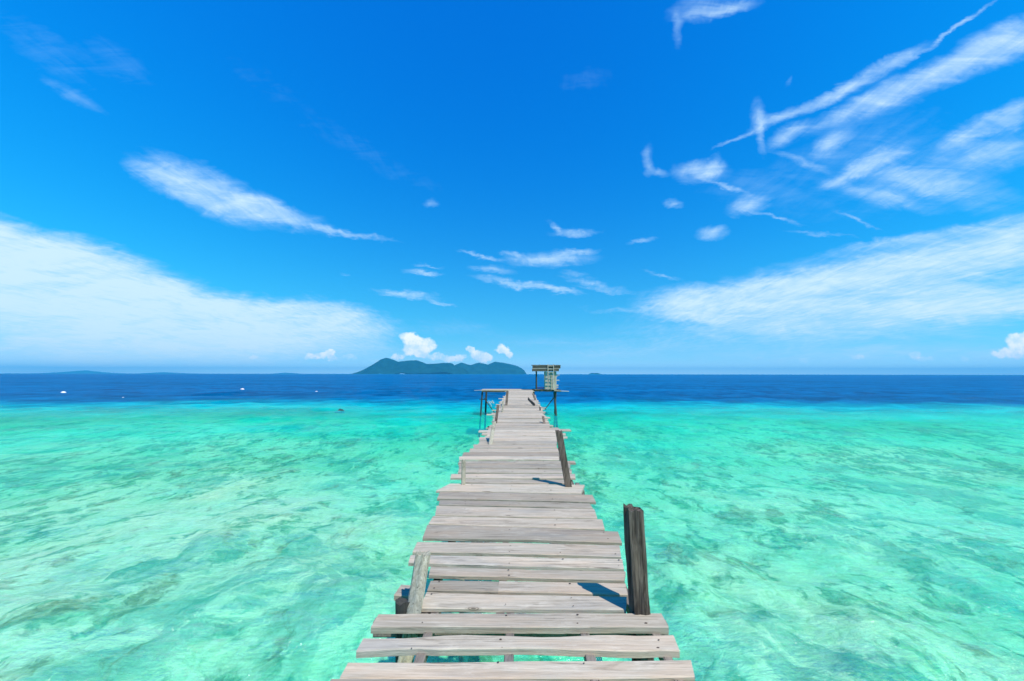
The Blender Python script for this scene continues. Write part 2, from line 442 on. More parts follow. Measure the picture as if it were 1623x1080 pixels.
x, y, r, q, idx = polar(300, 420, 0.6, 16600.0, 0, 0.0)
dd = depth_at(x, y, 170.0)
_fl = sstep(9, 26, r)
dd = dd * (1 - _fl) + ((2.0 - 0.75 * sstep(26, 42, y)) + 0.5 * (fbm(x / 14.0, y / 18.0, 3, 3) - 0.5) + dd * (dd > 7)) * _fl
lump = 0.18 * (fbm(x / 0.55, y / 0.8, 5, 40, 0.6) - 0.5) * (r < 60)
seabed = grid_object('seabed', x, y, -dd + lump - 0.05, q, idx[0], seabed_material())
tag(seabed, kind='structure')

# ------------------------------------------------------------------ islands
def land_material(name, ca, cb, scale):
    m = bpy.data.materials.new(name); m.use_nodes = True
    t = NT(m.node_tree)
    g = t.new('ShaderNodeNewGeometry'); P = g.outputs['Position']
    n = t.noise(P, scale, 7.0, 0.65)
    c = t.mix(t.maprange(n, 0.35, 0.65), (*ca, 1), (*cb, 1))
    b = t.new('ShaderNodeBsdfDiffuse'); t.l.new(c, b.inputs[0])
    bp = t.new('ShaderNodeBump'); bp.inputs['Strength'].default_value = 0.7; bp.inputs['Distance'].default_value = 12
    t.l.new(n, bp.inputs['Height']); t.l.new(bp.outputs[0], b.inputs['Normal'])
    o = t.new('ShaderNodeOutputMaterial'); t.l.new(b.outputs[0], o.inputs[0])
    return m
hazed_forest = land_material('island_forest_haze_blue', (0.003, 0.036, 0.045), (0.008, 0.060, 0.065), 0.012)  # blue of the distance haze painted into the forest green

def island(name, pts, dist, depth, nx=220, ny=46, seed=0, rough=0.10):
    """pts: skyline measured in the photograph; built as a full three-dimensional ridge"""
    X, Z = [], []
    for px, py in pts:
        d = px_dir(px, py); s = dist / d[1]
        X.append(d[0] * s); Z.append(max(CAM_H + d[2] * s, 0))
    X = np.array(X); Z = np.array(Z)
    xs = np.linspace(X[0], X[-1], nx); prof = np.interp(xs, X, Z)
    k = np.array([.1, .2, .4, .2, .1]); prof = np.convolve(np.pad(prof, 2, 'edge'), k, 'valid')
    ys = np.linspace(-1, 1, ny)
    GX, GY = np.meshgrid(xs, ys, indexing='ij')
    pr = prof[:, None] * np.ones_like(GY)
    wob = 0.35 * (fbm(GX / (depth * 0.5), GY * 0 + 0.5, 3, seed) - 0.5)
    sh = np.clip(1 - np.abs(GY - wob), 0, 1) ** 0.75
    edge = np.clip(np.minimum(GX - xs[0], xs[-1] - GX) / (0.03 * (xs[-1] - xs[0])), 0, 1)
    gul = fbm(GX / (depth * 0.09), GY * 5, 5, seed + 4) - 0.5
    h = pr * sh * (1 + rough * gul * 2 * (1 - sh) * 3) * edge - 3
    verts = np.stack([GX, dist + GY * depth * 0.5, h], -1).reshape(-1, 3)
    id_ = np.arange(nx * ny).reshape(nx, ny)
    f = np.stack([id_[:-1, :-1], id_[1:, :-1], id_[1:, 1:], id_[:-1, 1:]], -1).reshape(-1, 4)
    o = mesh_obj(name, verts, f, hazed_forest, smooth=True)
    tag(o, kind='structure')
    return o
ISL = [(563,593),(575,586),(590,577.5),(604,569),(612,566.5),(620,568.5),(630,573),(645,571.5),(660,570.5),(669,573.5),(677,576.5),(690,576.3),(704,575),(717,575.3),(722,580),(735,583),(745,592)]
ISR = [(700,592),(712,583),(720,579),(731,574.3),(746,578.6),(753,576),(760,574.3),(773,577.8),(784,573),(797,574.5),(811,577.4),(820,580),(827,583.5),(832,588),(836,593)]
island('island', ISL, 5200.0, 560.0, seed=3)
island('island', ISR, 6100.0, 700.0, seed=8)
island('island', [(88,592.6),(105,589.5),(122,587.8),(135,587),(150,589),(165,590.5),(180,592.6)], 13500.0, 1500.0, nx=90, seed=5)
island('island', [(235,592.6),(255,590),(270,590.3),(300,592.6)], 14000.0, 1500.0, nx=60, seed=6)
island('island', [(440,592.6),(455,590.5),(470,592.6)], 14000.0, 1500.0, nx=40, seed=9)
island('island', [(932,593.2),(937,591),(948,591),(953,593.2)], 7000.0, 300.0, nx=40, seed=12)

# ------------------------------------------------------------------ wood
def wood_material(name, light, mid, dark, crack=0.8, axis=0, tint=0.5, darkvar=0.25, stain=False):
    m = bpy.data.materials.new(name); m.use_nodes = True
    t = NT(m.node_tree)
    tcn = t.new('ShaderNodeTexCoord'); oi = t.new('ShaderNodeObjectInfo')
    off = t.math('MULTIPLY', oi.outputs['Random'], 137.0)
    P = t.vmath('ADD', tcn.outputs['Object'], t.comb(off, t.math('MULTIPLY', off, 0.37), 0.0))
    def st(along, across):
        s = [across] * 3; s[axis] = along
        return t.mapping(P, scale=tuple(s))
    warp = t.vmath('SCALE', t.vmath('SUBTRACT', t.noise(st(1.2, 5.0), 1.0, 3.0, 0.5, col=True), (.5, .5, .5)), 0.05)
    P = t.vmath('ADD', P, warp)
    grain = t.noise(st(1.6, 55.0), 1.0, 6.0, 0.65, dist=0.3)
    fine = t.noise(st(9.0, 260.0), 1.0, 3.0, 0.6)
    broad = t.noise(st(1.3, 5.5), 1.0, 4.0, 0.55)
    blot = t.noise(st(5.0, 14.0), 1.0, 5.0, 0.65)
    f = t.math('ADD', t.math('MULTIPLY', grain, 0.5), t.math('ADD', t.math('MULTIPLY', broad, 0.28), t.math('MULTIPLY', fine, 0.22)))
    c = t.ramp(t.maprange(f, 0.30, 0.62, smooth=False), [(0.0, dark), (0.45, mid), (1.0, light)])
    # patches of warmer, unbleached wood
    warm = t.maprange(broad, 0.46, 0.62, 0.0, tint)
    c = t.mix(warm, c, t.mix(1.0, c, (0.94, 0.80, 0.70, 1), 'MULTIPLY'))
    cool = t.noise(t.vmath('ADD', st(0.8, 3.0), (9, 4, 2)), 1.0, 4.0, 0.6)
    c = t.mix(t.maprange(cool, 0.5, 0.66, 0.0, 0.6), c, t.mix(1.0, c, (0.74, 0.80, 0.90, 1), 'MULTIPLY'))
    c = t.mix(t.maprange(blot, 0.54, 0.72, 0.0, 0.5), c, (light[0] * 1.1, light[1] * 1.13, light[2] * 1.15, 1))
    # each board weathers on its own
    per = t.math('FRACT', t.math('MULTIPLY', oi.outputs['Random'], 7.31))
    pm = t.maprange(t.math('POWER', per, 0.6), 0.0, 1.0, 0.9 - darkvar, 1.08, smooth=False)
    c = t.mix(1.0, c, t.comb(pm, pm, pm), 'MULTIPLY')
    per2 = t.math('FRACT', t.math('MULTIPLY', oi.outputs['Random'], 23.7))
    c = t.mix(t.math('MULTIPLY', per2, 0.5), c, t.mix(1.0, c, (1.0, 0.93, 0.90, 1), 'MULTIPLY'))
    # cracks along the grain
    ck = t.noise(st(0.9, 70.0), 1.0, 4.0, 0.7, dist=0.5)
    ckm = t.math('MULTIPLY', t.maprange(ck, 0.585, 0.66), crack)
    stain = t.noise(t.vmath('ADD', st(2.2, 7.0), (3, 8, 1)), 1.0, 5.0, 0.7, dist=0.8)
    c = t.mix(t.maprange(stain, 0.58, 0.74, 0.0, 0.6), c, t.mix(1.0, c, (0.42, 0.38, 0.34, 1), 'MULTIPLY'))
    ck2 = t.math('MULTIPLY', ckm, t.maprange(t.noise(st(1.5, 4.0), 1.0, 2.0, 0.5), 0.45, 0.6))
    c = t.mix(ck2, c, (0.045, 0.035, 0.03, 1))
    # knots
    vo = t.new('ShaderNodeTexVoronoi', feature='F1'); s = [7.0] * 3; s[axis] = 2.4
    t.l.new(t.mapping(P, scale=tuple(s)), vo.inputs['Vector']); vo.inputs['Scale'].default_value = 1.0
    kn = t.maprange(vo.outputs['Distance'], 0.05, 0.17, 1.0, 0.0)
    pick = t.sep(vo.outputs['Color'])
    kn = t.math('MULTIPLY', kn, t.maprange(pick[0], 0.60, 0.64))
    ringw = t.math('SINE', t.math('MULTIPLY', vo.outputs['Distance'], 130.0))
    kc = t.mix(t.maprange(ringw, -0.5, 0.8), (dark[0] * 0.45, dark[1] * 0.4, dark[2] * 0.35, 1), (mid[0] * .8, mid[1] * .74, mid[2] * .7, 1))
    c = t.mix(t.math('MULTIPLY', kn, 0.75), c, kc)
    b = t.new('ShaderNodeBsdfPrincipled')
    t.l.new(c, b.inputs['Base Color']); b.inputs['Roughness'].default_value = 0.85
    b.inputs['Specular IOR Level'].default_value = 0.2
    bp = t.new('ShaderNodeBump'); bp.inputs['Strength'].default_value = 0.6; bp.inputs['Distance'].default_value = 0.006
    hgt = t.math('SUBTRACT', t.math('ADD', grain, t.math('MULTIPLY', fine, 0.5)), t.math('MULTIPLY', ck2, 1.5))
    t.l.new(hgt, bp.inputs['Height']); t.l.new(bp.outputs[0], b.inputs['Normal'])
    o = t.new('ShaderNodeOutputMaterial'); t.l.new(b.outputs[0], o.inputs[0])
    return m
deck_wood = wood_material('sun_bleached_wood', (0.60, 0.53, 0.415), (0.41, 0.355, 0.27), (0.09, 0.07, 0.05), darkvar=0.36)
grey_wood = wood_material('grey_weathered_wood', (0.52, 0.50, 0.38), (0.30, 0.285, 0.205), (0.04, 0.035, 0.028), crack=1.0, axis=2, tint=0.2)
dark_wood = wood_material('dark_weathered_wood', (0.27, 0.225, 0.175), (0.060, 0.048, 0.036), (0.008, 0.007, 0.006), crack=1.0, axis=2, tint=0.3)
pile_wood = wood_material('wet_pile_wood', (0.10, 0.10, 0.085), (0.05, 0.052, 0.045), (0.015, 0.015, 0.012), crack=0.6, axis=2, tint=0.2)
beam_wood = wood_material('beam_wood', (0.30, 0.27, 0.23), (0.17, 0.15, 0.125), (0.05, 0.045, 0.035), crack=0.8, axis=1, tint=0.3)
green_wood = wood_material('mossy_green_wood', (0.15, 0.145, 0.115), (0.06, 0.062, 0.048), (0.015, 0.024, 0.015), crack=0.6, axis=0, tint=0.1)
pale_wood = wood_material('pale_wood', (0.62, 0.58, 0.48), (0.42, 0.38, 0.30), (0.14, 0.12, 0.09), crack=0.6, axis=2, tint=0.2)

def flat_mat(name, col, rough=0.6, metal=0.0, nscale=20.0, var=0.25):
    m = bpy.data.materials.new(name); m.use_nodes = True
    t = NT(m.node_tree)
    tcn = t.new('ShaderNodeTexCoord')
    n = t.noise(tcn.outputs['Object'], nscale, 4.0, 0.6)
    c = t.mix(n, tuple(x * (1 - var) for x in col) + (1,), tuple(min(x * (1 + var), 1) for x in col) + (1,))
    b = t.new('ShaderNodeBsdfPrincipled'); t.l.new(c, b.inputs['Base Color'])
    b.inputs['Roughness'].default_value = rough; b.inputs['Metallic'].default_value = metal
    o = t.new('ShaderNodeOutputMaterial'); t.l.new(b.outputs[0], o.inputs[0])
    return m
rust = flat_mat('rusty_nail', (0.06, 0.035, 0.025), 0.8, 0.0)
buoy_white = flat_mat('buoy_plastic', (0.78, 0.78, 0.76), 0.4)
rope_mat = flat_mat('rope', (0.55, 0.52, 0.42), 0.9, nscale=80)
blue_paint = flat_mat('faded_blue_paint', (0.02, 0.06, 0.22), 0.6)
rock_mat = flat_mat('wet_rock', (0.05, 0.055, 0.05), 0.7, nscale=3, var=0.6)

rnd = random.Random(5)
# height of the camera above the deck at a distance: the deck climbs a little as it goes out
_HY = [-4, 2.0, 3.1, 4.4, 6.1, 10, 20, 36, 45]
_HV = [1.64, 1.62, 1.55, 1.49, 1.41, 1.36, 1.30, 1.24, 1.22]
def deck_z(yy): return CAM_H - float(np.interp(yy, _HY, _HV))
def on_deck(px, py, dz=0.0):
    d = px_dir(px, py)
    yy = 5.0
    for _ in range(60):
        zz = deck_z(yy) + dz
        yn = (zz - CAM_H) / d[2] * d[1]
        yy = 0.5 * yy + 0.5 * yn
    s = yy / d[1]
    return d[0] * s, yy

pier = tag(empty('wooden_pier', (0, 3.0, 0)), 'long rickety pier of bleached grey planks on piles running out over the turquoise reef', 'pier')
PIER_INV = Matrix.Translation((0, -3.0, 0))
def under(o, parent):
    """parent keeping the world place"""
    o.parent = parent
    o.location = Vector(o.location) - Vector(parent.location) if parent.parent is None else o.location
    return o

def plank(bl, br, fl, fr, thick=0.04, wob=0.005, seg=None, dz=0.0, mat=None, name='plank', parent=pier, zfun=None, endj=0.012, curl=0.0):
    """board with ragged edges; corners bl, br = far edge, fl, fr = near edge (x, y)"""
    L = abs(br[0] - bl[0])
    seg = seg or max(6, int(L * 9))
    zf = zfun or deck_z
    c = np.array([(bl[0] + br[0] + fl[0] + fr[0]) / 4, (bl[1] + br[1] + fl[1] + fr[1]) / 4])
    c3 = (c[0], c[1], zf(c[1]) + dz - thick / 2)
    s1, s2, s3 = rnd.random() * 99, rnd.random() * 99, rnd.random() * 99
    V = []; b = 0.004 + 0.003 * rnd.random()
    tilt = rnd.uniform(-0.006, 0.006); roll = rnd.uniform(-0.004, 0.004); sag = rnd.uniform(-0.004, 0.007)
    ss_ = np.linspace(0, 1, seg + 1)
    ts = ss_
    e1 = (fbm(ts * L * 2.2 + s1, ts * 0 + s2, 4, 2) - 0.5) * 2 * wob * 1.6
    e2 = (fbm(ts * L * 2.2 + s3, ts * 0 + s1, 4, 5) - 0.5) * 2 * wob * 1.6
    for i, t_ in enumerate(ss_):
        B = np.array(bl) * (1 - t_) + np.array(br) * t_; Fp = np.array(fl) * (1 - t_) + np.array(fr) * t_
        B = B + np.array([0, e1[i]]); Fp = Fp + np.array([0, e2[i]])
        if i in (0, seg):
            sg = -1 if i == 0 else 1
            B = B + np.array([sg * rnd.uniform(-endj, endj), 0]); Fp = Fp + np.array([sg * rnd.uniform(-endj, endj), 0])
        zb = dz + tilt * (t_ - 0.5) + roll + sag * (1 - (2 * t_ - 1) ** 2) + curl
        zfr = dz + tilt * (t_ - 0.5) - roll + sag * (1 - (2 * t_ - 1) ** 2)
        dirv = (Fp - B); W = np.linalg.norm(dirv) + 1e-6; dirv = dirv / W
        def P(a, h, zt):
            p = B + dirv * a * W
            return (p[0], p[1], zf(p[1]) + zt + h)
        bb = b / W
        jit = lambda: rnd.uniform(-0.0012, 0.0012)
        V += [P(0, -b, zb), P(bb, jit() * .5, zb), P(0.5, -0.0015 * rnd.random(), (zb + zfr) / 2), P(1 - bb, jit() * .5, zfr), P(1, -b, zfr),
              P(1 + jit() / W, -thick, zfr), P(jit() / W, -thick, zb)]
    n = 7; F = []
    for i in range(seg):
        for j in range(n):
            a0 = i * n + j; a1 = i * n + (j + 1) % n
            F.append((a0, a1, a1 + n, a0 + n))
    F.append(tuple(range(n))[::-1]); F.append(tuple(seg * n + j for j in range(n)))
    o = mesh_obj(name, V, F, mat or deck_wood, None, origin=c3)
    under(o, parent)
    return o

nail_spots = []
JOIST_X = (-0.60, -0.10, 0.36, 0.80)
def add_plank_px(bl, br, fl, fr, **kw):
    a = [on_deck(*p) for p in (bl, br, fl, fr)]
    a = [(p[0], p[1] + (-.007 if i < 2 else .007)) for i, p in enumerate(a)]
    if a[0][1] > 3.2: kw.setdefault('thick', .028)
    o = plank(*a, **kw)
    for jx in JOIST_X:
        if min(a[0][0], a[2][0]) + .03 < jx < max(a[1][0], a[3][0]) - .03:
            for q_ in (0.25, 0.78):
                t_ = (jx - a[0][0]) / (a[1][0] - a[0][0])
                yb = a[0][1] * (1 - t_) + a[1][1] * t_; yf = a[2][1] * (1 - t_) + a[3][1] * t_
                if rnd.random() < 0.42:
                    nail_spots.append((jx + rnd.uniform(-.02, .02), yb * (1 - q_) + yf * q_ + rnd.uniform(-.015, .015)))
    return o

PL = [  # far-left, far-right, near-left, near-right corners in the photograph
 ((553,1048.5),(1091,1045),(541,1074),(1102,1073.5), dict(wob=.006)),
 ((581,1006.5),(1069,1005.5),(564.6,1034),(1079,1035.5), dict(wob=.028)),
 ((600,971.5),(1047,970.5),(587.5,996),(1059,996), dict(wob=.007)),
 ((678,937.5),(991.4,945.5),(667.4,963),(995.5,967.2), {}),
 ((683.7,919),(788.6,921),(678.3,935.5),(788.6,939.5), {}),
 ((790.2,920),(990.8,923.3),(790.2,939),(992.7,942.8), {}),
 ((684.5,897.5),(989.2,904.5),(681,912.5),(990,920), {}),
 ((652.5,879.5),(987.3,885),(645.7,892.5),(988.7,901.8), {}),
 ((661,858.5),(982,864),(652.5,875.5),(986,882.8), dict(wob=.004)),
 ((678.3,831.5),(979,841.3),(669.6,854),(988,860.5), {}),
 ((686.4,817.8),(953.4,823),(679,830),(958.8,838.6), {}),
 ((693.2,801.5),(939.9,807),(689,815.6),(948,820.8), {}),
 ((696,792.5),(935.8,797.5),(695,800.5),(938.5,805.9), {}),
 ((698.6,779.6),(939.9,783.6),(693.7,791),(944,795.8), {}),
 ((713.5,766.8),(926.3,768.6),(691,778),(922,782), {}),
 ((738,759),(903,760.4),(735,765.4),(906,766.4), {}),
 ((716,750.4),(911,751),(714,757.8),(912,758.6), {}),
 ((729,743.2),(905,743.6),(727,749.6),(906,749.9), {}),
 ((728,735.2),(905,735.2),(727,742.4),(905,742.6), {}),
 ((728,730.6),(911,730.4),(727,734.6),(912,734.5), {}),
 ((728,723.9),(886,723.8),(727,728.4),(887,728.6), {}),
 ((735,717.3),(885,717.3),(731,723.2),(886,723.2), {}),
 ((746,710.6),(884,710.6),(743,716.6),(885,716.6), {}),
 ((751,704.7),(882,704.7),(750,709.9),(883,709.9), {}),
 ((761,699.4),(881,699.4),(758,704.1),(882,704.1), {}),
]
for a, b, c, d, kw in PL:
    if abs(b[0] - 994) > 25 and b[0] < 994 and 'wob' not in kw: kw = dict(wob=.005)
    add_plank_px(a, b, c, d, **kw)

# planks under and behind the camera
yy = on_deck(800, 1074)[1] - 0.02
while yy > -3.0:
    w = rnd.uniform(.17, .23)
    l = -.95 + rnd.uniform(-.04, .04); r_ = .95 + rnd.uniform(-.04, .04)
    plank((l, yy), (r_, yy), (l, yy - w), (r_, yy - w), seg=12)
    yy -= w + rnd.uniform(.006, .03)
# planks on towards the end, keeping to the ragged outline of the deck
yy = on_deck(820, 699.4)[1] + 0.01
END_Y = 36.2
_EL = [(9.5, -.83), (10.2, -.76), (12.5, -.80), (12.6, -.72), (16, -.82), (16.2, -.74), (20, -.88), (24, -.86), (30, -.84), (37, -.86)]
_ER = [(9.5, .90), (10.5, .92), (11.6, .98), (11.9, .80), (15, .78), (17, .82), (20, .84), (24, .84), (30, .86), (37, .90)]
while yy < END_Y:
    w = rnd.uniform(.16, .29)
    l = float(np.interp(yy, *zip(*_EL))) + rnd.gauss(0, .045); r_ = float(np.interp(yy, *zip(*_ER))) + rnd.gauss(0, .045)
    if rnd.random() < 0.12: l -= rnd.uniform(.05, .25)
    if rnd.random() < 0.12: r_ += rnd.uniform(.05, .2)
    sk = rnd.gauss(0, .008)
    plank((l, yy + w - sk), (r_, yy + w + sk), (l + rnd.uniform(-.02, .02), yy - sk), (r_ + rnd.uniform(-.02, .02), yy + sk), seg=7,
          dz=rnd.uniform(-.006, .008), thick=.028)
    yy += w + (rnd.uniform(.010, .022) if rnd.random() < .8 else rnd.uniform(.03, .05))

# nail heads with rusty marks
V, F = [], []
for (nx_, ny_) in nail_spots:
    zz = deck_z(ny_) + 0.0065; k = len(V); rr = rnd.uniform(.003, .006); sx = rnd.uniform(1, 2.0)
    for lev, rad in ((0.0, rr), (0.0025, rr * .8)):
        for j in range(7):
            V.append((nx_ + math.cos(j * .8976) * rad * sx, ny_ + math.sin(j * .8976) * rad, zz - .006 + lev + .004))
    for j in range(7): F.append((k + j, k + (j + 1) % 7, k + 7 + (j + 1) % 7, k + 7 + j))
    F.append(tuple(k + 7 + j for j in range(7)))
o = mesh_obj('nail_heads', V, F, rust, None); under(o, pier); o['kind'] = 'stuff'

def box(name, p0, p1, w, h, mat, parent=None, up=(0, 0, 1), seg=1, jit=0.0, taper=1.0, cap=True):
    """beam from p0 to p1 with width w (sideways) and height h (up)"""
    p0 = Vector(p0); p1 = Vector(p1); d = (p1 - p0); L = d.length; d.normalize()
    upv = Vector(up)
    if abs(d.dot(upv)) > 0.98: upv = Vector((0, 1, 0))
    s = d.cross(upv).normalized(); u_ = s.cross(d).normalized()
    c = (p0 + p1) / 2
    V = []; pr = [(-1, -1), (-.86, -1), (.86, -1), (1, -1), (1, -.8), (1, .8), (.86, 1), (-.86, 1), (-1, .8), (-1, -.8)]
    pr = [(-1, -.85), (-.85, -1), (.85, -1), (1, -.85), (1, .85), (.85, 1), (-.85, 1), (-1, .85)]
    n = len(pr)
    for i in range(seg + 1):
        t_ = i / seg; k = 1 + (taper - 1) * t_
        ox, oz = (rnd.uniform(-jit, jit), rnd.uniform(-jit, jit)) if jit else (0, 0)
        for a, b in pr:
            j1 = 1 + (rnd.uniform(-jit, jit) / max(w, .01)); 
            V.append(tuple(p0 + d * (L * t_) + s * (a * w / 2 * k * j1 + ox) + u_ * (b * h / 2 * k * j1 + oz) - c))
    F = []
    for i in range(seg):
        for j in range(n):
            a0 = i * n + j; a1 = i * n + (j + 1) % n
            F.append((a0, a0 + n, a1 + n, a1))
    F.append(tuple(range(n))); F.append(tuple(seg * n + j for j in range(n))[::-1])
    o = mesh_obj(name, V, F, mat, None)
    o.location = c
    if parent is not None: under(o, parent)
    return o

def rough_post(name, base, top, w, d, mat, parent=pier, ring=14, seg=16, groove=None, amp=0.12, seed=1, slant=0.0, square=0.6, below=0.0):
    """weathered post, roughly squared, fluted by erosion, with a broken top"""
    base = Vector(base); top = Vector(top); ax = (top - base); L = ax.length; axn = ax.normalized()
    if below > 0:
        # carry the shaft straight down through the deck to the reef
        base = base - axn * below; L += below
    r_ = random.Random(seed); V = []
    fl = [r_.uniform(-1, 1) for _ in range(ring)]
    s = Vector((1, 0, 0)); f = Vector((0, 1, 0))
    c = base
    for i in range(seg + 1):
        t_ = (i / seg) if below == 0 else None
        t_ = i / seg
        if below > 0:
            # rings crowd towards the visible upper end
            t_ = 1 - (1 - t_) ** 1.6
        for j in range(ring):
            a = 2 * math.pi * j / ring
            ca, sa = math.cos(a), math.sin(a)
            k = 1 / (max(abs(ca), abs(sa)) ** square)
            n1 = float(fbm(np.array([math.cos(a) * 1.7 + seed * 3.1]), np.array([math.sin(a) * 1.7 + t_ * L * 3.0]), 3, seed)[0]) - .5
            rr = k * (1 + amp * fl[j] * 0.6 + amp * 2.0 * n1)
            if groove is not None:
                da = math.atan2(math.sin(a - groove), math.cos(a - groove))
                gk = max(0, 1 - abs(da) / 0.26) * min(1, max(0, (t_ - .35) * 3))
                rr *= 1 - 0.62 * gk
            tt = t_ * L
            if i == seg: tt += (slant * ca + r_.uniform(-.018, .012)) * min(1, w / .1)
            V.append(tuple(axn * tt + s * ca * rr * w / 2 + f * sa * rr * d / 2))
    F = []
    for i in range(seg):
        for j in range(ring):
            a0 = i * ring + j; a1 = i * ring + (j + 1) % ring
            F.append((a0, a1, a1 + ring, a0 + ring))
    V.append(tuple(axn * (L - 0.02 * min(1, w / .1)))); kx = len(V) - 1
    for j in range(ring): F.append((seg * ring + j, seg * ring + (j + 1) % ring, kx))
    F.append(tuple(range(ring))[::-1])
    o = mesh_obj(name, V, F, mat, None)
    o.location = c; under(o, parent)
    return o

def at(px, py, yd):
    d = px_dir(px, py); s = yd / d[1]
    return Vector((d[0] * s, yd, CAM_H + d[2] * s))

# --- posts standing above the deck
o = rough_post('post', at(1013, 967, 3.24), at(1003, 805, 3.26), .128, .125, dark_wood, ring=26, seg=40, groove=math.radians(215), amp=.13, seed=4, slant=-.012, square=.5, below=2.9)
tag(o, 'thick dark split post')
o = rough_post('post', at(656, 968, 3.22), at(671.5, 876, 3.40), .095, .08, grey_wood, ring=24, seg=34, amp=.20, seed=9, square=.4, below=2.9)
tag(o, 'grey fluted post')
o = rough_post('post', at(640, 985, 3.25), at(640, 951, 3.25), .11, .10, pile_wood, ring=14, seg=12, amp=.08, seed=19, square=.3, below=2.6)
# short board end poking out beside the post
plank(on_deck(636, 917.5), on_deck(668, 917.5), on_deck(625.5, 932), on_deck(664, 932), seg=5, dz=-.045)
o = rough_post('post', at(900.5, 769, 6.10), at(885.5, 683, 6.15), .086, .09, dark_wood, ring=16, seg=24, amp=.03, seed=6, square=.9, below=2.9)
tag(o, 'tall leaning squared post')
rough_post('post', at(734.5, 766, 6.15), at(735, 729, 6.25), .055, .05, grey_wood, ring=12, seg=18, amp=.10, seed=7, square=.7, below=2.9)
rough_post('post', at(777.5, 703, 9.35), at(783.5, 668, 9.9), .075, .07, grey_wood, ring=12, seg=16, amp=.05, seed=8, square=.8, below=3.0)
rough_post('post', at(785.5, 672, 13.0), at(789.5, 642, 13.5), .075, .07, dark_wood, ring=12, seg=14, amp=.05, seed=12, square=.8, below=3.0)
rough_post('post', at(796, 656, 16.5), at(797.5, 636, 16.7), .06, .06, grey_wood, ring=10, seg=12, amp=.05, seed=13, square=.8, below=3.2)
rough_post('post', at(802.5, 643, 19.8), at(804.3, 620, 20.2), .10, .09, dark_wood, ring=10, seg=12, amp=.05, seed=14, square=.8, below=3.2)
rough_post('post', at(863, 672, 13.0), at(860.5, 660, 13.3), .065, .06, dark_wood, ring=10, seg=12, amp=.05, seed=15, square=.8, below=3.2)
rough_post('post', at(856.5, 652.5, 17.2), at(855.5, 645, 17.4), .06, .06, dark_wood, ring=10, seg=12, amp=.05, seed=16, square=.8, below=3.2)
rough_post('post', at(848.5, 635, 23.5), at(844.8, 624, 23.9), .10, .09, dark_wood, ring=10, seg=12, amp=.05, seed=17, square=.8, below=3.2)
rough_post('post', at(853, 642, 20.0), at(849.5, 631, 20.3), .04, .05, grey_wood, ring=10, seg=12, amp=.05, seed=18, square=.8, below=3.2)
# loose board leaning on the deck
a0 = at(847.6, 642.6, 19.6); a1 = at(837.0, 632.2, 20.4)
box('loose_board', a0, a1, .03, .12, dark_wood, pier, seg=3, jit=.004)
# rail boards lying along the left edge
for (pa, pb, yv, yw) in (((795, 650), (797.5, 634), 17.5, 20.5), ((775, 703), (779, 690), 9.4, 10.6)):
    box('edge_board', at(*pa, yv), at(*pb, yw), .05, .03, pale_wood, pier, seg=4, jit=.005)

# --- piles, cross beams and joists carrying the deck
bents = [-2.6, 0.2, 3.22, 6.22, 9.4, 13.0, 16.6, 20.0, 23.8, 27.5, 31.5, 35.3]
for i, by in enumerate(bents):
    dz_ = deck_z(by)
    for sx in (-1, 1):
        if by in (3.22, 6.22) : continue
        xx = sx * (.80 + rnd.uniform(-.04, .04))
        rough_post('pile', (xx, by, dz_ - 1.0), (xx * .98, by, dz_ - .08), .13, .13, pile_wood, ring=9, seg=8, amp=.06, seed=30 + i, square=.1, below=2.8)
    cbx = .98 if by < 5 else .84
    box('cross_beam', (-cbx, by + .08, dz_ - .155), (cbx, by + .08, dz_ - .155), .07, .10, beam_wood, pier, seg=6, jit=.005)
for k in range(len(bents) - 1):
    for jx in JOIST_X:
        y0, y1 = bents[k], bents[k + 1]
        if y0 > 5: jx *= .82
        ox = .035 if k % 2 else -.035
        sub = [y0 - .1, y1 + .25]
        box('joist', (jx + ox, sub[0], deck_z(sub[0]) - .075), (jx + ox, sub[1], deck_z(sub[1]) - .075), .055, .065, beam_wood, pier, seg=5, jit=.004)

# --- wider platform at the end of the pier
PY0, PY1 = 36.25, 38.6
pz = deck_z(36.2)
left_x, right_x = -2.95, 3.05
yy = PY0
k = 0
while yy < PY1:
    w = rnd.uniform(.16, .24)
    r_ = 0.95 + rnd.gauss(0, .03)
    l = left_x + rnd.uniform(-.08, .08)
    plank((l, yy + w), (r_, yy + w), (l, yy), (r_, yy), seg=10, dz=.015, thick=.05, zfun=lambda q_: pz)
    yy += w + .015
# mossy beams under the platform
box('platform_beam', (left_x + .05, PY0 + .02, pz - .09), (-.85, PY0 + .02, pz - .09), .08, .11, green_wood, pier, seg=8, jit=.006)
box('platform_beam', (left_x + .05, PY1 - .1, pz - .09), (.95, PY1 - .1, pz - .09), .08, .11, green_wood, pier, seg=8, jit=.006)
box('platform_beam', (.98, PY0 + .02, pz - .02), (right_x + .1, PY0 + .02, pz - .05), .08, .12, green_wood, pier, seg=8, jit=.008)
box('platform_beam', (.98, PY1 - .1, pz - .05), (right_x, PY1 - .1, pz - .05), .08, .12, green_wood, pier, seg=8, jit=.008)
box('outrigger_board', (2.6, PY0 - .10, pz - .02), (3.72, PY0 - .12, pz - .07), .16, .045, pale_wood, pier, seg=4, jit=.004)
box('outrigger_board', (left_x - .55, PY0 + .2, pz - .03), (left_x + .5, PY0 + .2, pz + .0), .1, .03, pale_wood, pier, seg=3, jit=.004)
# floor boards under the hut run away from the viewer
xx = 1.0
while xx < right_x:
    w = rnd.uniform(.12, .18)
    box('floor_board', (xx + w / 2, PY0 - .05 + rnd.uniform(-.06, .04), pz + .03), (xx + w / 2, PY1 + rnd.uniform(-.05, .1), pz + .03), w, .035, green_wood if rnd.random() < .5 else beam_wood, pier, seg=2, jit=.003)
    xx += w + .012
